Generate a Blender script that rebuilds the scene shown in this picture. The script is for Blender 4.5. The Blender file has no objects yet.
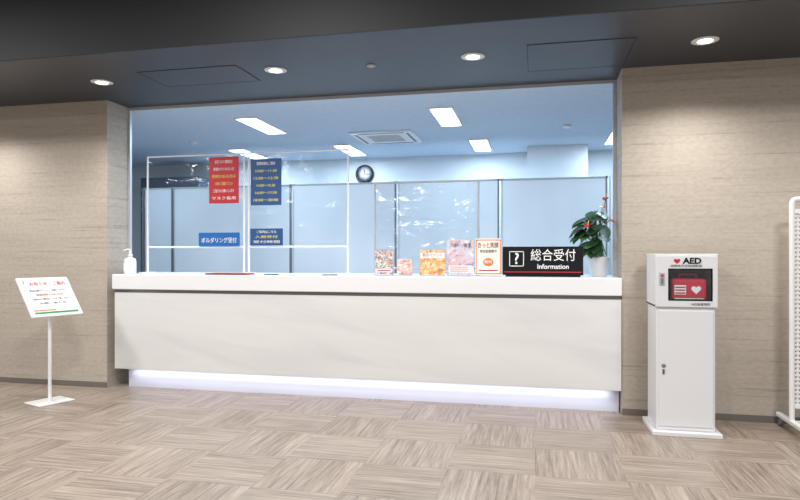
import bpy, bmesh, math, random
from mathutils import Vector, Matrix
random.seed(4)
sc = bpy.context.scene
sc.view_settings.view_transform = 'Standard'
sc.view_settings.look = 'None'
COL = sc.collection
H = 2.71

# ------------------------------------------------------------- materials
def lin(c):
    return tuple(((v/255)/12.92 if v/255 <= .04045 else ((v/255+.055)/1.055)**2.4) for v in c)+(1,)
def mat(name, rgb, rough=.5, metal=0, emis=None, estr=0, spec=.5):
    m = bpy.data.materials.new(name); m.use_nodes = True
    b = m.node_tree.nodes['Principled BSDF']
    b.inputs['Base Color'].default_value = lin(rgb)
    b.inputs['Roughness'].default_value = rough
    b.inputs['Metallic'].default_value = metal
    b.inputs['Specular IOR Level'].default_value = spec
    if emis:
        b.inputs['Emission Color'].default_value = lin(emis)
        b.inputs['Emission Strength'].default_value = estr
    return m
def nd(m, t, **kw):
    n = m.node_tree.nodes.new(t)
    for k, v in kw.items(): setattr(n, k, v)
    return n
def lk(m, a, b): m.node_tree.links.new(a, b)
def noise(m, scale3, scale=1, detail=4, rough=.55, dist=0, src=None):
    if src is None:
        src = nd(m, 'ShaderNodeTexCoord').outputs['Object']
    mp = nd(m, 'ShaderNodeMapping'); mp.inputs['Scale'].default_value = scale3
    lk(m, src, mp.inputs['Vector'])
    n = nd(m, 'ShaderNodeTexNoise'); n.inputs['Scale'].default_value = scale
    n.inputs['Detail'].default_value = detail; n.inputs['Roughness'].default_value = rough
    n.inputs['Distortion'].default_value = dist
    lk(m, mp.outputs[0], n.inputs['Vector'])
    return n.outputs['Fac']
def ramp(m, fac, stops, interp='LINEAR'):
    r = nd(m, 'ShaderNodeValToRGB'); r.color_ramp.interpolation = interp
    el = r.color_ramp.elements
    while len(el) < len(stops): el.new(.5)
    for e, (p, c) in zip(el, stops): e.position = p; e.color = lin(c)
    lk(m, fac, r.inputs['Fac']); return r.outputs['Color']
def mixc(m, fac, a, b, mode='MIX'):
    x = nd(m, 'ShaderNodeMix', data_type='RGBA', blend_type=mode)
    if isinstance(fac, (int, float)): x.inputs[0].default_value = fac
    else: lk(m, fac, x.inputs[0])
    lk(m, a, x.inputs[6]); lk(m, b, x.inputs[7]); return x.outputs[2]
def bsdf(m): return m.node_tree.nodes['Principled BSDF']
def bump(m, h, s, d=.01):
    b = nd(m, 'ShaderNodeBump'); b.inputs['Strength'].default_value = s; b.inputs['Distance'].default_value = d
    lk(m, h, b.inputs['Height']); lk(m, b.outputs[0], bsdf(m).inputs['Normal'])

# travertine-like strata wall
M_wall = mat('strata_plaster', (182,172,160), .75)
f1 = noise(M_wall, (.8,.8,4), 1, 5, .6, .3)
f2 = noise(M_wall, (.9,.9,38), 1, 5, .7, .1)
f3 = noise(M_wall, (22,22,40), 1, 3, .6, 0)
c1 = ramp(M_wall, f1, [(.3,(182,172,160)),(.7,(192,182,170))])
c2 = ramp(M_wall, f2, [(.33,(210,207,203)),(.42,(246,245,243)),(.7,(255,255,255))])
c3 = ramp(M_wall, f3, [(.3,(240,239,237)),(.6,(255,255,255))])
lk(M_wall, mixc(M_wall, 1, mixc(M_wall, .8, c1, c2, 'MULTIPLY'), c3, 'MULTIPLY'), bsdf(M_wall).inputs['Base Color'])
bump(M_wall, f2, .18, .006)

# counter body
M_body = mat('veined_laminate', (220,219,218), .38)
tc = nd(M_body, 'ShaderNodeTexCoord')
mp = nd(M_body, 'ShaderNodeMapping'); mp.inputs['Rotation'].default_value = (0, math.radians(-10), 0)
lk(M_body, tc.outputs['Object'], mp.inputs['Vector'])
f = noise(M_body, (.7,1,4), 1, 4, .5, .8, src=mp.outputs[0])
lk(M_body, ramp(M_body, f, [(.30,(212,211,211)),(.5,(220,219,218)),(.70,(225,224,223))]), bsdf(M_body).inputs['Base Color'])
M_slab = mat('white_solid_surface', (234,234,236), .3)
M_kick = mat('kick_white', (205,206,218), .5)
M_metal = mat('brushed_metal', (130,130,132), .3, 1)
M_alu = mat('aluminium_frame', (200,206,212), .4, .3)
M_white = mat('white_paint', (232,232,232), .4)
M_whitepl = mat('white_plastic', (238,238,238), .3)
M_grey = mat('grey_plastic', (120,122,125), .5)
M_lgrey = mat('light_grey_plastic', (175,178,182), .5)
M_black = mat('black_gloss', (14,14,18), .25)
M_base = mat('baseboard_vinyl', (112,104,97), .6)
M_red = mat('red', (190,34,46), .45)
M_pinkred = mat('aed_red_nylon', (205,40,62), .6)
M_navy = mat('navy_print', (34,80,135), .4)
M_blue = mat('blue_print', (20,100,170), .4)
M_yellow = mat('yellow_print', (240,225,110), .5)
M_ink = mat('ink_grey', (110,110,115), .6)
M_text = mat('white_ink', (245,245,245), .5)
M_green = mat('green_print', (60,150,80), .5)
M_orange = mat('orange_print', (225,120,50), .5)
M_paper = mat('paper', (240,240,238), .7)

M_ceil = mat('charcoal_ceiling', (58,61,69), .4)
f = noise(M_ceil, (3,3,3), 1, 3)
lk(M_ceil, ramp(M_ceil, f, [(.3,(54,57,64)),(.7,(59,62,70))]), bsdf(M_ceil).inputs['Base Color'])
M_fascia = mat('charcoal_fascia', (30,32,36), .6)
M_seam = mat('ceiling_seam', (40,42,48), .7)
# office
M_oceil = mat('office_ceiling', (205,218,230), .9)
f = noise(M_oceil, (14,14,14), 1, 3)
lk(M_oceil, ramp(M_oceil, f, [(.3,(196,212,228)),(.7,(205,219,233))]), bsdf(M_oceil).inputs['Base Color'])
M_owall = mat('office_wall', (212,215,218), .85)
M_frost = mat('frosted_partition', (228,233,237), .4)
f = noise(M_frost, (.9,.9,.5), 1, 2)
lk(M_frost, ramp(M_frost, f, [(.3,(212,222,229)),(.7,(238,242,245))]), bsdf(M_frost).inputs['Base Color'])
M_ofloor = mat('office_carpet', (130,133,140), .95)
M_led = mat('led_panel', (255,255,255), .5, emis=(235,244,255), estr=5)
M_down = mat('downlight_lens', (255,255,255), .5, emis=(255,248,238), estr=8)
M_ledk = mat('led_strip', (255,255,255), .5, emis=(225,230,255), estr=1.5)

# floor basket-weave planks
def math_(m, op, a, b=None):
    n = nd(m, 'ShaderNodeMath', operation=op)
    for i, v in enumerate((a, b)):
        if v is None: continue
        if isinstance(v, (int, float)): n.inputs[i].default_value = v
        else: lk(m, v, n.inputs[i])
    return n.outputs[0]
M_floor = mat('basketweave_floor', (150,140,129), .36)
tc = nd(M_floor, 'ShaderNodeTexCoord'); sp = nd(M_floor, 'ShaderNodeSeparateXYZ')
lk(M_floor, tc.outputs['Object'], sp.inputs[0])
T = .5
tx = math_(M_floor, 'FLOOR', math_(M_floor, 'DIVIDE', sp.outputs[0], T))
ty = math_(M_floor, 'FLOOR', math_(M_floor, 'DIVIDE', sp.outputs[1], T))
par = math_(M_floor, 'FLOORED_MODULO', math_(M_floor, 'ADD', tx, ty), 2)
def snapnoise(sx, sy, seed):
    a = math_(M_floor, 'FLOOR', math_(M_floor, 'DIVIDE', sp.outputs[0], sx))
    b = math_(M_floor, 'FLOOR', math_(M_floor, 'DIVIDE', sp.outputs[1], sy))
    cb = nd(M_floor, 'ShaderNodeCombineXYZ'); lk(M_floor, a, cb.inputs[0]); lk(M_floor, b, cb.inputs[1]); cb.inputs[2].default_value = seed
    w = nd(M_floor, 'ShaderNodeTexWhiteNoise', noise_dimensions='3D'); lk(M_floor, cb.outputs[0], w.inputs['Vector'])
    return w.outputs['Value']
def mixf(fac, a, b):
    x = nd(M_floor, 'ShaderNodeMix', data_type='FLOAT'); lk(M_floor, fac, x.inputs[0]); lk(M_floor, a, x.inputs[2]); lk(M_floor, b, x.inputs[3]); return x.outputs[0]
pl = mixf(par, snapnoise(T, T/5, 1), snapnoise(T/5, T, 2))
st = mixf(par, noise(M_floor, (2.2,48,1), 1, 4, .75), noise(M_floor, (48,2.2,1), 1, 4, .75))
jy = math_(M_floor, 'FLOORED_MODULO', math_(M_floor, 'DIVIDE', sp.outputs[1], T/5), 1)
jx = math_(M_floor, 'FLOORED_MODULO', math_(M_floor, 'DIVIDE', sp.outputs[0], T/5), 1)
jn = math_(M_floor, 'LESS_THAN', mixf(par, jy, jx), .07)
val = math_(M_floor, 'ADD', math_(M_floor, 'MULTIPLY', pl, .10), math_(M_floor, 'MULTIPLY', st, 1.0))
val = math_(M_floor, 'SUBTRACT', val, math_(M_floor, 'MULTIPLY', jn, .11))
lk(M_floor, ramp(M_floor, val, [(.34,(110,97,87)),(.55,(152,138,125)),(.78,(184,171,158))]), bsdf(M_floor).inputs['Base Color'])
bump(M_floor, st, .1, .003)

def clear(name, amt, wrinkle):
    m = bpy.data.materials.new(name); m.use_nodes = True
    nt = m.node_tree; nt.nodes.clear()
    out = nt.nodes.new('ShaderNodeOutputMaterial'); tr = nt.nodes.new('ShaderNodeBsdfTransparent')
    gl = nt.nodes.new('ShaderNodeBsdfGlossy'); gl.inputs['Roughness'].default_value = .12
    tr.inputs['Color'].default_value = (.95,.97,.98,1)
    mx = nt.nodes.new('ShaderNodeMixShader'); mx.inputs[0].default_value = amt
    nt.links.new(tr.outputs[0], mx.inputs[1]); nt.links.new(gl.outputs[0], mx.inputs[2]); nt.links.new(mx.outputs[0], out.inputs[0])
    if wrinkle:
        n = noise(m, (2.2,2.2,5), 1, 3, .5, 1.2)
        b = nt.nodes.new('ShaderNodeBump'); b.inputs['Strength'].default_value = wrinkle; b.inputs['Distance'].default_value = .04
        nt.links.new(n, b.inputs['Height']); nt.links.new(b.outputs[0], gl.inputs['Normal'])
    return m
M_vinyl = clear('clear_vinyl', .05, .4)
M_vinylw = clear('clear_vinyl_creased', .07, .8)
M_pane = clear('clear_pane', .05, 0)

def art(name, cols, scale):
    m = mat(name, cols[0], .45)
    f = noise(m, (1,1,1), scale, 3, .6, 1.5)
    n = len(cols)
    lk(m, ramp(m, f, [(.3+.4*i/n, c) for i, c in enumerate(cols)], 'CONSTANT'), bsdf(m).inputs['Base Color'])
    return m

# ------------------------------------------------------------- geometry
def obj(name, me, mt, parent=None, smooth=False):
    o = bpy.data.objects.new(name, me); COL.objects.link(o)
    if mt: me.materials.append(mt)
    if parent: o.parent = parent
    if smooth:
        for p in me.polygons: p.use_smooth = True
    return o
def box(name, x0,x1,y0,y1,z0,z1, mt, parent=None, bev=0, seg=2):
    bm = bmesh.new(); bmesh.ops.create_cube(bm, size=1)
    for v in bm.verts:
        v.co = Vector(((x0+x1)/2+v.co.x*(x1-x0), (y0+y1)/2+v.co.y*(y1-y0), (z0+z1)/2+v.co.z*(z1-z0)))
    if bev: bmesh.ops.bevel(bm, geom=bm.edges[:], offset=bev, segments=seg, affect='EDGES', profile=.5)
    me = bpy.data.meshes.new(name); bm.to_mesh(me); bm.free()
    return obj(name, me, mt, parent)
def lathe(name, prof, loc, mt, parent=None, n=32, axis='Z'):
    bm = bmesh.new(); rings = []
    for r, z in prof:
        ring = []
        for i in range(n):
            a = 2*math.pi*i/n; p = Vector((r*math.cos(a), r*math.sin(a), z))
            if axis == 'Y': p = Vector((p.x, -p.z, p.y))
            if axis == 'X': p = Vector((p.z, p.x, p.y))
            ring.append(bm.verts.new(p+Vector(loc)))
        rings.append(ring)
    for a, b in zip(rings, rings[1:]):
        for i in range(n): bm.faces.new((a[i], a[(i+1)%n], b[(i+1)%n], b[i]))
    bm.faces.new(rings[0]); bm.faces.new(rings[-1])
    bmesh.ops.recalc_face_normals(bm, faces=bm.faces)
    me = bpy.data.meshes.new(name); bm.to_mesh(me); bm.free()
    o = obj(name, me, mt, parent)
    for p in me.polygons: p.use_smooth = len(p.vertices) == 4
    return o
def tube(name, pts, r, mt, parent=None, cyc=False, res=4):
    cu = bpy.data.curves.new(name, 'CURVE'); cu.dimensions = '3D'; cu.bevel_depth = r; cu.bevel_resolution = res; cu.use_fill_caps = True
    s = cu.splines.new('POLY'); s.points.add(len(pts)-1)
    for p, q in zip(s.points, pts): p.co = (*q, 1)
    s.use_cyclic_u = cyc
    o = bpy.data.objects.new(name+'_c', cu); COL.objects.link(o)
    dg = bpy.context.evaluated_depsgraph_get(); me = bpy.data.meshes.new_from_object(o.evaluated_get(dg))
    bpy.data.objects.remove(o)
    me.materials.clear()
    return obj(name, me, mt, parent, True)
def text(name, s, size, loc, mt, parent=None, rot=(math.pi/2,0,0), align='CENTER', width=None, off=0):
    cu = bpy.data.curves.new(name, 'FONT'); cu.body = s; cu.size = size; cu.align_x = align; cu.align_y = 'CENTER'
    cu.extrude = .0008; cu.offset = off
    o = bpy.data.objects.new(name+'_c', cu); COL.objects.link(o)
    dg = bpy.context.evaluated_depsgraph_get(); me = bpy.data.meshes.new_from_object(o.evaluated_get(dg))
    bpy.data.objects.remove(o); me.materials.clear()
    if width and len(me.vertices):
        xs = [v.co.x for v in me.vertices]; w = max(xs)-min(xs); c = (max(xs)+min(xs))/2
        for v in me.vertices: v.co.x = (v.co.x-c)*width/w
    R = Matrix.Translation(loc) @ (Matrix.Rotation(rot[2],4,'Z') @ Matrix.Rotation(rot[1],4,'Y') @ Matrix.Rotation(rot[0],4,'X'))
    me.transform(R)
    return obj(name, me, mt, parent)
def poly(name, pts2, loc, mt, parent=None, th=.002):
    bm = bmesh.new(); vs = [bm.verts.new((loc[0]+x, loc[1], loc[2]+z)) for x, z in pts2]
    fc = bm.faces.new(vs); r = bmesh.ops.extrude_face_region(bm, geom=[fc])
    for v in r['geom']:
        if isinstance(v, bmesh.types.BMVert): v.co.y += th
    bmesh.ops.recalc_face_normals(bm, faces=bm.faces)
    me = bpy.data.meshes.new(name); bm.to_mesh(me); bm.free()
    return obj(name, me, mt, parent)
def heart(s, n=28):
    out = []
    for i in range(n):
        t = 2*math.pi*i/n
        out.append((s*math.sin(t)**3, s*(13*math.cos(t)-5*math.cos(2*t)-2*math.cos(3*t)-math.cos(4*t))/16))
    return out
def grp(name, loc=(0,0,0), rz=0):
    e = bpy.data.objects.new(name, None); COL.objects.link(e); e.location = loc; e.rotation_euler = (0,0,rz); e.empty_display_size = .1
    return e

XL, XR, JD = -3.94, .665, .32
# ------------------------------------------------------------- room shell
box('floor', -8, 5, -9, .32, -.05, 0, M_floor)
box('floor_office', -8, 5, .32, 4.0, -.05, 0, M_ofloor)
box('wall_left', -8, XL, 0, JD, 0, H, M_wall)
box('wall_right', XR, 5, 0, JD, 0, H, M_wall)
box('baseboard_left', -8, XL, -.008, 0, 0, .05, M_base)
box('baseboard_right', XR, 5, -.008, 0, 0, .05, M_base)
box('ceiling', -8, 5, -1.18, JD, H, H+.05, M_ceil)
box('ceiling_fascia', -8, 5, -1.20, -1.18, H, 3.32, M_fascia)
box('ceiling_upper', -8, 5, -9, -1.20, 3.3, 3.35, M_fascia)
box('ceiling_office', -8, 5, JD, 4.0, H, H+.05, M_oceil)
box('wall_office_back', -8, 5, 3.9, 4.0, 0, H, M_owall)
box('wall_office_left', -7.6, -7.5, JD, 3.9, 0, H, M_owall)
box('wall_office_right', 2.6, 2.7, JD, 3.9, 0, H, M_owall)
box('trim_opening_top', XL, XR, JD-.012, JD+.02, H-.03, H-.001, M_alu)
box('trim_opening_left', XL, XL+.02, JD-.012, JD+.02, 1.07, H-.03, M_alu)
box('trim_opening_right', XR-.03, XR, JD-.012, JD+.02, 1.07, H-.03, M_alu)

def hatch(name, x0,x1,y0,y1):
    g = grp(name, ((x0+x1)/2,(y0+y1)/2,H)); a=(x1-x0)/2; b=(y1-y0)/2; t=.005
    box('panel', -a,a,-b,b, -.002, 0, M_ceil, g)
    for n,q in (('edge_1',(-a,a,-b-t,-b)),('edge_2',(-a,a,b,b+t)),('edge_3',(-a-t,-a,-b-t,b+t)),('edge_4',(a,a+t,-b-t,b+t))):
        box(n, *q, -.003, 0, M_seam, g)
hatch('ceiling_access_hatch', -3.1,-2.25,-.72,-.30)
hatch('ceiling_access_hatch', -.05,.66,-.70,-.08)
for x in (-3.57,-2.0,-.446,1.13,2.70,-5.14):
    g = grp('ceiling_downlight', (x,-.54,H))
    lathe('rim', [(.075,-.001),(.088,-.001),(.088,-.004),(.075,-.007)], (0,0,0), M_white, g)
    lathe('lens', [(.074,-.004),(.05,-.006),(.001,-.007)], (0,0,-.001), M_down, g)
    L = bpy.data.lights.new('downlight_spot','SPOT'); L.energy = 68; L.spot_size = math.radians(135); L.spot_blend=1; L.shadow_soft_size=.07; L.color=(1,.975,.94)
    o = bpy.data.objects.new('lamp', L); COL.objects.link(o); o.parent = g; o.location=(0,0,-.05)
g = grp('smoke_detector', (-1.23,-.5,H))
lathe('body', [(.035,0),(.035,-.006),(.025,-.012),(.01,-.013)], (0,0,0), M_lgrey, g)

for x,y in ((-5.1,1.36),(-3.0,1.36),(-.91,1.36),(1.2,1.36),(-4.02,3.12),(-2.5,3.12),(-.7,3.12),(1.0,2.95)):
    g = grp('ceiling_led_light', (x,y,H))
    box('housing', -.12,.12,-.42,.42,-.015,0, M_white, g)
    box('diffuser', -.105,.105,-.405,.405,-.02,-.014, M_led, g)
    L = bpy.data.lights.new('office_area','AREA'); L.shape='RECTANGLE'; L.size=.2; L.size_y=.8; L.energy=23; L.color=(.62,.81,1)
    o = bpy.data.objects.new('lamp', L); COL.objects.link(o); o.parent = g; o.location=(0,0,-.03)
g = grp('ceiling_air_conditioner', (-1.79,2.32,H))
box('cover', -.38,.38,-.38,.38,-.02,0, M_white, g, .008)
for i in range(7): box('grille_%d'%i, -.2,.2,-.2+i*.06,-.18+i*.06,-.024,-.02, M_lgrey, g)
for n,q in (('vent_1',(-.28,.28,-.33,-.30)),('vent_2',(-.28,.28,.30,.33)),('vent_3',(-.33,-.30,-.28,.28)),('vent_4',(.30,.33,-.28,.28))):
    box(n,*q,-.023,-.02,M_grey,g)
for x,y in ((.35,2.1),(-4.3,2.1)):
    g = grp('smoke_detector', (x,y,H)); lathe('body', [(.05,0),(.05,-.015),(.035,-.03),(.01,-.034)], (0,0,0), M_white, g)

g = grp('wall_clock', (-2.51,3.9,2.47))
lathe('rim', [(.14,0),(.14,.035),(.12,.04),(.12,.02),(.001,.02)], (0,0,0), M_black, g, axis='Y')
lathe('dial', [(.12,.021),(.001,.022)], (0,0,0), M_white, g, axis='Y')
box('hour_hand', -.006,.006,-.03,-.026,0,.065, M_black, g)
box('minute_hand', 0,.09,-.03,-.026,-.004,.004, M_black, g)
box('wall_column', -.1,.68,3.35,3.9,0,H, M_owall)
g = grp('filing_cabinet', (-5.50,3.65,0))
M_cab = mat('dark_cabinet', (80,96,116), .6)
box('carcass', -.5,.5,-.23,.23,0,2.45, M_cab, g, .005)
for i in range(2):
    box('door_panel_%d'%i, -.49+i*.5,-.01+i*.5,-.245,-.23,.05,2.4, M_cab, g, .004)
    box('handle_%d'%i, -.06+i*.1,-.04+i*.1,-.26,-.245,1.0,1.2, M_alu, g)
for i in range(3): box('shelf_edge_%d'%i, -.5,.5,-.25,-.245,1.95+i*.15,1.965+i*.15, M_lgrey, g)

g = grp('frosted_partition_screen', (0,2.6,0))
xs = [-5.35,-4.9,-3.15,-1.72,-.42,.85]
for i in range(len(xs)-1):
    box('glass_panel_%d'%i, xs[i]+.015, xs[i+1]-.015, -.012,.012, .06, 2.17, M_frost, g)
for i,x in enumerate(xs):
    box('mullion_a_%d'%i, x-.03, x-.012, -.02,.02, 0, 2.19, M_grey, g)
    box('mullion_b_%d'%i, x+.012, x+.03, -.02,.02, 0, 2.19, M_alu, g)
box('top_rail', xs[0],xs[-1],-.02,.02,2.165,2.185, M_lgrey, g)
box('bottom_rail', xs[0],xs[-1],-.025,.025,0,.06, M_alu, g)

# ------------------------------------------------------------- reception counter
g = grp('reception_counter', (-1.64,0,0)); ox = 1.64
box('worktop', -3.87+ox, .662+ox, -.025, .75, .93, 1.07, M_slab, g, .006)
box('metal_reveal', -3.855+ox, .66+ox, .0, .70, .90, .93, M_metal, g)
box('front_body', -3.85+ox, .66+ox, -.012, .70, .187, .90, M_body, g, .003)
box('kick_plinth', -3.78+ox, .655+ox, .10, .65, 0, .187, M_kick, g)
box('led_strip', -3.75+ox, .62+ox, .045, .06, .177, .186, M_ledk, g)
L = bpy.data.lights.new('kick_led','AREA'); L.shape='RECTANGLE'; L.size=4.3; L.size_y=.03; L.energy=3.6; L.color=(.80,.84,1); L.spread=math.radians(120)
o = bpy.data.objects.new('kick_lamp', L); COL.objects.link(o); o.parent=g; o.location=(-1.57+ox,.04,.172); o.rotation_euler=(math.radians(40),0,0)

# ------------------------------------------------------------- vinyl guards
CT = 1.07
def guard(name, x0,x1, ztop, zbar, y, vm, fm):
    g = grp(name, ((x0+x1)/2,y,CT)); a=(x1-x0)/2; top=ztop-CT; b=zbar-CT
    tube('frame', [(-a,0,.0),(-a,0,top),(a,0,top),(a,0,.0)], .011, fm, g)
    tube('lower_bar', [(-a,0,b),(a,0,b)], .010, fm, g)
    for i,x in enumerate((-a,a)):
        box('foot_%d'%i, x-.02,x+.02,-.12,.12,0,.012, M_white, g, .004)
    bm = bmesh.new(); N=24; vs=[]
    for i in range(N+1):
        x=-a+.01+(2*a-.02)*i/N; vs.append((bm.verts.new((x,.006*math.sin(i*1.1),b)),bm.verts.new((x,.003*math.sin(i*.7),top-.005))))
    for p,q in zip(vs,vs[1:]): bm.faces.new((p[0],q[0],q[1],p[1]))
    me=bpy.data.meshes.new('vinyl_sheet'); bm.to_mesh(me); bm.free(); obj('vinyl_sheet',me,vm,g,True)
    return g
guard('vinyl_sneeze_guard', -3.75,-2.715, 2.22,1.327,.35,M_vinyl,M_white)
guard('vinyl_sneeze_guard', -2.665,-1.68, 2.22,1.327,.35,M_vinyl,M_white)
guard('vinyl_sneeze_guard', -1.44,-.49, 1.91,1.13,.42,M_vinylw,M_lgrey)

def poster(name, x0,x1,z0,z1,y,mt,lines,tm,fill=1.0):
    g = grp(name, ((x0+x1)/2,y,(z0+z1)/2)); a=(x1-x0)/2; b=(z1-z0)/2
    box('sheet', -a,a,-.002,.002,-b,b, mt, g)
    n=len(lines)
    for i,s in enumerate(lines):
        z = b-(i+.7)*(2*b)/(n+.4)
        text('line_%d'%i, s, fill*b/(n+.4), (0,-.004,z), tm if not isinstance(tm,list) else tm[i], g, width=2*a*(.6+.2*((i*7)%3)/2))
    return g
poster('hanging_notice_red', -3.07,-2.76,1.745,2.19,.33,M_red,['新型コロナ感染防止','体調のすぐれない方','発熱のある方は','入館をご遠慮ください','ご協力をお願いします','マスク着用'],[M_text,M_text,M_yellow,M_yellow,M_text,M_text])
poster('hanging_notice_blue', -2.635,-2.325,1.72,2.16,.33,M_navy,['営業時間のご案内','10:00〜11:30','12:00〜13:30','14:00〜15:30','16:00〜17:30','18:00〜20:00'],[M_text]+[M_yellow]*5)
g=poster('hanging_sign_counter_name', -3.18,-2.75,1.335,1.465,.33,M_blue,[],M_text,1.5)
text('lettering','ボルダリング受付',.056,(0,-.004,-.012),M_text,g,width=.37)
poster('hanging_notice_small', -2.64,-2.31,1.34,1.50,.33,M_navy,['ご案内はこちら','入館受付','受付時間'],[M_text,M_yellow,M_text],1.2)

# ------------------------------------------------------------- counter items
g = grp('information_sign', (.06,.16,CT))
box('panel', -.325,.325,-.012,.012,.012,.25, M_black, g, .003)
box('base', -.30,.30,-.05,.06,0,.013, M_black, g, .003)
box('red_stripe', -.31,.31,-.014,-.011,.035,.043, M_red, g)
for n,q in (('icon_edge_1',(-.27,-.15,.205,.211)),('icon_edge_2',(-.27,-.15,.085,.091)),('icon_edge_3',(-.27,-.264,.085,.211)),('icon_edge_4',(-.156,-.15,.085,.211))):
    box(n, q[0],q[1],-.0145,-.011,q[2],q[3], M_text, g)
text('question_mark','?',.13,(-.21,-.0135,.146),M_text,g,off=.002)
text('title','総合受付',.105,(.085,-.0135,.172),M_text,g,width=.36)
text('subtitle','Information',.055,(.085,-.0135,.083),M_text,g,width=.25,off=.0008)

def card(name, x0,x1,h,y,mt,title,tmt,lines=3):
    g = grp(name, ((x0+x1)/2,y,CT)); a=(x1-x0)/2
    box('poster_sheet', -a,a,-.003,.003,.01,h, mt, g)
    box('acrylic_holder', -a-.004,a+.004,.004,.008,0,h+.003, M_pane, g)
    box('holder_foot', -a,a,-.03,.06,0,.005, M_pane, g)
    if title:
        box('title_band', -a*.92,a*.92,-.005,-.003,h*.8,h*.95, tmt[0], g); text('title', title, h*.11, (0,-.006,h*.875), tmt[1], g, width=a*1.5)
    for i in range(lines): box('text_line_%d'%i, -a*.75,a*(.75-.2*(i%2)),-.0045,-.003,h*(.10+.07*i),h*(.125+.07*i), M_ink, g)
    return g
A1 = art('brochure_art_people', [(236,234,232),(70,80,120),(215,175,155),(240,240,240),(110,50,70)], 34)
A2 = art('brochure_art_red', [(240,235,232),(225,110,95),(245,240,235),(228,190,175)], 45)
A3 = art('brochure_art_autumn', [(80,130,60),(225,120,80),(240,200,120),(236,230,215),(185,70,60)], 38)
A4 = art('brochure_art_sky', [(150,150,190),(225,180,175),(200,205,225),(240,228,222)], 14)
A5 = mat('brochure_cream', (240,234,222), .5)
g=card('brochure_stand_people', -1.36,-1.20,.225,.12,A1,None,None,lines=0)
box('caption_band', -.074,.074,-.0045,-.003,.03,.06, M_text, g)
box('caption_line', -.06,.06,-.0055,-.0045,.04,.05, M_red, g)
card('leaflet_stand_red', -1.16,-1.03,.145,.10,A2,'ご案内',(M_paper,M_red),lines=1)
g=card('brochure_stand_autumn', -.965,-.745,.225,.12,A3,None,None,lines=0)
box('caption_band', -.105,.105,-.0045,-.003,.155,.20, M_paper, g)
text('title','秋のイベント',.036,(0,-.0055,.178),M_red,g,width=.17)
g=card('brochure_stand_sky', -.735,-.505,.31,.16,A4,None,None,lines=0)
text('title','スポーツ教室',.04,(0,-.005,.26),M_navy,g,width=.18); box('caption_band', -.10,.10,-.0045,-.003,.03,.09, M_text, g)
for i in range(3): box('caption_line_%d'%i,-.09,.07,-.0055,-.0045,.04+i*.017,.046+i*.017,M_red,g)
g=card('brochure_stand_notice', -.495,-.275,.32,.16,A5,None,None,lines=0)
M_brown = mat('tray_brown',(130,60,50),.5)
for n,q in (('border_l',(-.105,-.098,.02,.31)),('border_r',(.098,.105,.02,.31)),('border_t',(-.105,.105,.303,.31)),('border_b',(-.105,.105,.02,.027))):
    box(n,q[0],q[1],-.0045,-.003,q[2],q[3],M_orange,g)
text('title','きっと笑顔',.05,(0,-.005,.26),M_brown,g,width=.17)
text('subtitle','参加者募集中',.03,(0,-.005,.21),M_ink,g,width=.14)
poly('badge', [(.045*math.cos(i*.524),.035*math.sin(i*.524)) for i in range(12)], (0,-.0045,.12), M_orange, g)
text('badge_text','無料',.035,(0,-.006,.12),M_text,g)
box('foot_line', -.08,.08,-.0045,-.003,.045,.055, M_red, g)

g = grp('hand_sanitizer_bottle', (-3.78,.12,CT))
lathe('bottle', [(.001,0),(.05,0),(.055,.006),(.055,.12),(.048,.145),(.02,.158),(.018,.165)], (0,0,0), M_whitepl, g)
lathe('pump_collar', [(.022,.163),(.022,.185),(.008,.188),(.007,.215),(.001,.216)], (0,0,0), M_whitepl, g)
tube('pump_nozzle', [(0,0,.215),(0,0,.23),(-.02,-.01,.235),(-.055,-.02,.222)], .007, M_whitepl, g)
box('label', -.03,.03,-.0565,-.05,.03,.1, M_paper, g)
for x,y,rz in ((-3.52,.11,.1),(-3.27,.12,-.1),(-3.03,.10,.05)):
    g = grp('paper_form', (x,y,CT), rz); box('sheet', -.1,.1,-.09,.09,.0,.003, M_paper, g)
    for i in range(4): box('line_%d'%i, -.08,.06,-.06+i*.035,-.055+i*.035,.003,.0034, M_ink, g)
g = grp('document_tray', (-2.72,.10,CT))
box('mat', -.20,.18,-.09,.09,0,.006, M_brown, g, .002)
for n,q in (('rim_1',(-.205,.185,-.095,-.085)),('rim_2',(-.205,.185,.085,.095)),('rim_3',(-.205,-.195,-.09,.09)),('rim_4',(.175,.185,-.09,.09))):
    box(n,*q,0,.014,M_red if n!='rim_1' else M_brown,g)
g = grp('ballpoint_pen', (-2.3,.05,CT)); tube('barrel', [(-.07,0,.006),(.06,.01,.006)], .005, M_navy, g); tube('tip', [(.06,.01,.006),(.075,.011,.006)], .002, M_metal, g)
g = grp('ballpoint_pen', (-1.75,.05,CT)); tube('barrel', [(-.07,0,.006),(.06,.02,.006)], .005, M_black, g); tube('tip', [(.06,.02,.006),(.075,.022,.006)], .002, M_metal, g)

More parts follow.
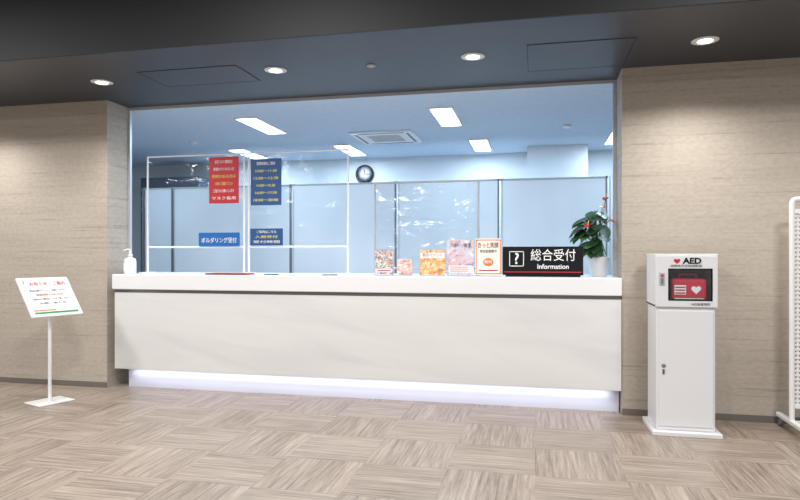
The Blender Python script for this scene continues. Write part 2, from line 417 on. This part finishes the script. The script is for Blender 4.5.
# anthurium
M_leaf = mat('anthurium_leaf', (38,84,40), .4)
f = noise(M_leaf,(12,12,12),1,3); lk(M_leaf, ramp(M_leaf,f,[(.3,(26,60,30)),(.7,(72,114,62))]), bsdf(M_leaf).inputs['Base Color'])
M_stem = mat('stem_green', (70,110,50), .5); M_spathe = mat('anthurium_spathe', (205,24,40), .25); M_spadix = mat('spadix', (235,205,90), .6)
M_soil = mat('potting_soil', (60,45,35), .95)
PX, PY = .53, .40
g = grp('potted_anthurium', (PX,PY,CT))
lathe('pot', [(.001,0),(.062,0),(.067,.005),(.088,.145),(.092,.15),(.092,.165),(.082,.165),(.078,.14),(.001,.14)], (0,0,0), M_whitepl, g)
lathe('soil', [(.079,.141),(.04,.148),(.001,.15)], (0,0,0), M_soil, g)
def leafmesh(bm, base, d, L, W, droop):
    d = Vector(d).normalized(); side = d.cross(Vector((0,0,1)))
    if side.length < .1: side = Vector((1,0,0))
    side.normalize(); up = side.cross(d).normalized(); rows=[]
    for i in range(12):
        t=i/11; w = W*1.0*max(0,math.sin(math.pi*(.12+.88*t**.8)))**.75 if i<11 else .0008
        c = Vector(base)+d*L*(t-.1)-Vector((0,0,1))*droop*L*t*t
        row=[]
        for j in (-1,-.5,0,.5,1):
            back = -d*L*.16*abs(j)*(1-t)**3
            row.append(bm.verts.new(c+side*w*j+up*.10*W*abs(j)+back))
        rows.append(row)
    for a,b in zip(rows,rows[1:]):
        for j in range(4): bm.faces.new((a[j],a[j+1],b[j+1],b[j]))
rnd = random.Random(11)
bm = bmesh.new(); stems=[]; n=0
while n < 54:
    a = rnd.uniform(0,2*math.pi); u = rnd.random(); h = .22+.32*u
    r = (.05+.11*math.sin(math.pi*min(1,u*.9+.08)))*math.sqrt(rnd.random())
    base = Vector((r*math.cos(a)-.015, r*math.sin(a)*.8, h))
    d = Vector((math.cos(a)*.8, math.sin(a)*.4-.45, rnd.uniform(-1.0,-.15))).normalized()
    L = rnd.uniform(.10,.15); W = L*.42
    if base.x+d.x*L+W*.8 > .13 or base.x+W > .13: continue
    leafmesh(bm, base, d, L, W, .1); stems.append(base); n += 1
for v in bm.verts: v.co.x = min(v.co.x, .131)
me=bpy.data.meshes.new('leaves'); bm.to_mesh(me); bm.free(); obj('leaves',me,M_leaf,g,True)
for i,b in enumerate(stems): tube('stem_%d'%i, [(0.02*math.cos(i),.02*math.sin(i),.14),(b.x*.35,b.y*.35,.14+(b.z-.14)*.6),tuple(b)], .0025, M_stem, g, res=1)
bm = bmesh.new(); flo=[(.02,-.09,.58),(.05,-.05,.66),(-.10,-.13,.43),(.07,-.15,.47)]
for i,b in enumerate(flo): leafmesh(bm, b, (math.cos(i*2)*.5,-.7,-.3), .062,.026,.1)
me=bpy.data.meshes.new('spathes'); bm.to_mesh(me); bm.free(); obj('spathes',me,M_spathe,g,True)
for i,b in enumerate(flo):
    tube('flower_stem_%d'%i, [(0,0,.14),(b[0]*.4,b[1]*.4,.4),b], .003, M_stem, g, res=1)
    tube('spadix_%d'%i, [b,(b[0]+.005,b[1]-.025,b[2]+.035)], .005, M_spadix, g, res=2)

# ------------------------------------------------------------- sign stand (left)
g = grp('pedestal_sign_stand', (-4.03,-.60,0), math.radians(70))
box('base_plate', -.15,.15,-.12,.12,0,.012, M_white, g, .005)
tube('pole', [(0,0,.012),(0,0,.86)], .014, M_white, g)
bd = grp('board', (0,0,.895)); bd.parent = g; bd.rotation_euler = (math.radians(-40),0,0)
W2,H2=.215,.205
box('board_panel', -W2,W2,-.008,.008,-H2,H2, M_white, bd, .004)
box('printed_sheet', -W2+.012,W2-.012,-.0105,-.008,-H2+.012,H2-.012, M_paper, bd)
text('heading','お知らせ・ご案内',.045,(.02,-.012,.13),M_red,bd,width=.30)
text('heading_mark','1',.05,(-.17,-.012,.15),M_blue,bd,off=.001)
for i,(s,mm) in enumerate((('受付は2階カウンターへお越しください',M_ink),('営業時間 10:00-20:00',M_orange),('定休日のご案内はこちらをご覧ください',M_ink),('お問い合わせ',M_ink))):
    text('line_%d'%i,s,.022,(0,-.012,.06-i*.045),mm,bd,width=.30-.08*(i%2))
box('green_strip', -.18,.18,-.0115,-.0105,-.18,-.16, M_green, bd)
box('orange_strip', -.18,.0,-.0115,-.0105,-.15,-.138, M_orange, bd)

# ------------------------------------------------------------- AED cabinet
g = grp('aed_cabinet', (1.02,-.31,0))
w=.20; yf=-.18; yb=.17
M_aw = mat('aed_white_steel',(224,224,226),.35)
box('plinth', -.225,.225,-.225,.19,0,.03, M_aw, g, .004)
box('lower_cabinet', -.19,.19,yf+.01,yb,.03,.885, M_aw, g, .006)
box('lower_door', -.175,.175,yf,yf+.01,.06,.865, M_aw, g, .004)
lathe('door_lock', [(.014,0),(.014,.006),(.008,.01),(.001,.01)], (-.145,yf,.48), M_grey, g, axis='Y', n=20)
box('door_handle', -.152,-.138,yf-.006,yf,.42,.455, M_metal, g, .002)
box('upper_back', -w,w,yb-.01,yb,.89,1.255, M_aw, g)
box('upper_left', -w,-w+.012,yf,yb,.89,1.255, M_aw, g)
box('upper_right', w-.012,w,yf,yb,.89,1.255, M_aw, g)
box('upper_top', -w-.002,w+.002,yf-.002,yb,1.245,1.258, M_aw, g, .003)
box('upper_bottom', -w,w,yf,yb,.885,.90, M_aw, g)
box('door_frame_top', -w,w,yf-.012,yf,1.155,1.245, M_aw, g, .003)
box('door_frame_bottom', -w,w,yf-.012,yf,.89,.935, M_aw, g, .003)
box('door_frame_left', -w,-.115,yf-.012,yf,.93,1.16, M_aw, g, .003)
box('door_frame_right', .165,w,yf-.012,yf,.93,1.16, M_aw, g, .003)
box('window_gasket_t', -.115,.165,yf-.014,yf,1.148,1.156, M_black, g); box('window_gasket_b', -.115,.165,yf-.014,yf,.934,.942, M_black, g)
box('window_gasket_l', -.117,-.109,yf-.014,yf,.934,1.156, M_black, g); box('window_gasket_r', .159,.167,yf-.014,yf,.934,1.156, M_black, g)
box('window_pane', -.112,.162,yf-.006,yf-.003,.938,1.152, M_pane, g)
M_ain = mat('aed_inner',(150,150,158),.6)
box('inner_lining', -.185,.185,yb-.02,yb-.01,.90,1.24, M_ain, g)
box('inner_shelf', -.185,.185,yf+.01,yb-.02,.90,.925, M_ain, g)
box('aed_carry_case', -.09,.14,yf+.02,yf+.12,.927,1.085, M_pinkred, g, .02, 3)
tube('case_handle', [(-.03,yf+.07,1.075),(-.03,yf+.07,1.115),(.08,yf+.07,1.115),(.08,yf+.07,1.075)], .007, M_pinkred, g)
poly('case_heart', heart(.032), (.07,yf+.018,1.01), M_text, g)
box('case_label', -.07,.005,yf+.018,yf+.02,.975,1.04, M_text, g)
for i in range(3): box('case_label_line_%d'%i, -.065,.0,yf+.016,yf+.018,.981+i*.02,.99+i*.02, M_red, g)
box('case_zip', -.07,.12,yf+.018,yf+.02,.945,.95, M_text, g)
poly('heart_mark', heart(.021), (-.06,yf-.014,1.208), M_red, g)
text('aed_letters','AED',.055,(.035,-.195,1.208),M_black,g,width=.12,off=.002)
text('aed_caption','自動体外式除細動器',.018,(0,-.195,1.174),M_ink,g,width=.2)
box('door_latch', -.175,-.140,yf-.022,yf-.012,1.04,1.13, M_lgrey, g, .004)
box('latch_lever', -.166,-.150,yf-.028,yf-.022,1.05,1.09, M_grey, g, .003)
box('alarm_lamp', -.165,-.15,yf-.028,yf-.022,1.10,1.115, M_red, g)
text('lower_caption','AED設置場所',.02,(.09,-.195,.910),M_ink,g,width=.12)

# ------------------------------------------------------------- brochure rack (right)
g = grp('display_rack', (2.065,-.28,0)); a=.31
def arc(cx,cz,r,a0,a1,n=6): return [(cx+r*math.cos(math.radians(a0+(a1-a0)*i/n)),0,cz+r*math.sin(math.radians(a0+(a1-a0)*i/n))) for i in range(n+1)]
tube('frame', [(-a,0,.09)]+arc(-a+.03,1.61,.03,180,90)+arc(a-.03,1.61,.03,90,0)+[(a,0,.09)], .018, M_white, g)
box('bottom_rail', -a,a,-.012,.012,.18,.21, M_white, g); box('top_rail', -a,a,-.012,.012,1.54,1.57, M_white, g)
for i in range(44): box('slat_%d'%i, -a+.01,a-.01,-.006,.002,.225+i*.03,.240+i*.03, M_white, g)
for i in range(5): box('stile_%d'%i, -a+.03+i*.14,-a+.045+i*.14,0,.008,.2,1.56, M_white, g)
for i,x in enumerate((-a,a)):
    box('foot_%d'%i, x-.02,x+.02,-.24,.24,.065,.095, M_white, g, .006)
    for j,y in enumerate((-.21,.21)):
        lathe('caster_%d_%d'%(i,j), [(.001,-.012),(.03,-.012),(.032,0),(.03,.012),(.001,.012)], (x,y,.032), M_grey, g, axis='X', n=20)
        box('caster_fork_%d_%d'%(i,j), x-.018,x+.018,y-.012,y+.012,.045,.068, M_metal, g)
box('cross_bar', -a,a,-.015,.015,.07,.09, M_white, g)

# ------------------------------------------------------------- added fill lights under upper ceiling, out of view
for x in (-5.2,-1.8,1.6):
    for y in (-3.0,-6.2):
        g = grp('added_lobby_fill', (x,y,3.3))
        box('housing', -.32,.32,-.32,.32,-.03,0, M_white, g, .005)  # invented housing that carries the added fill light
        L = bpy.data.lights.new('lobby_fill_area','AREA'); L.size=.6; L.energy=88; L.color=(1,.985,.97)
        o = bpy.data.objects.new('lamp', L); COL.objects.link(o); o.parent=g; o.location=(0,0,-.035)

w = bpy.data.worlds.new('world'); sc.world = w; w.use_nodes = True
w.node_tree.nodes['Background'].inputs[0].default_value = (.95,.96,1,1)
w.node_tree.nodes['Background'].inputs[1].default_value = .40

cam = bpy.data.cameras.new('camera'); co = bpy.data.objects.new('camera', cam); COL.objects.link(co)
cam.sensor_width = 36; cam.lens = 36*615/800; cam.shift_y = 5/800
co.location = (0,-5.07,1.25); co.rotation_euler = (math.pi/2,0,math.radians(12.38))
sc.camera = co
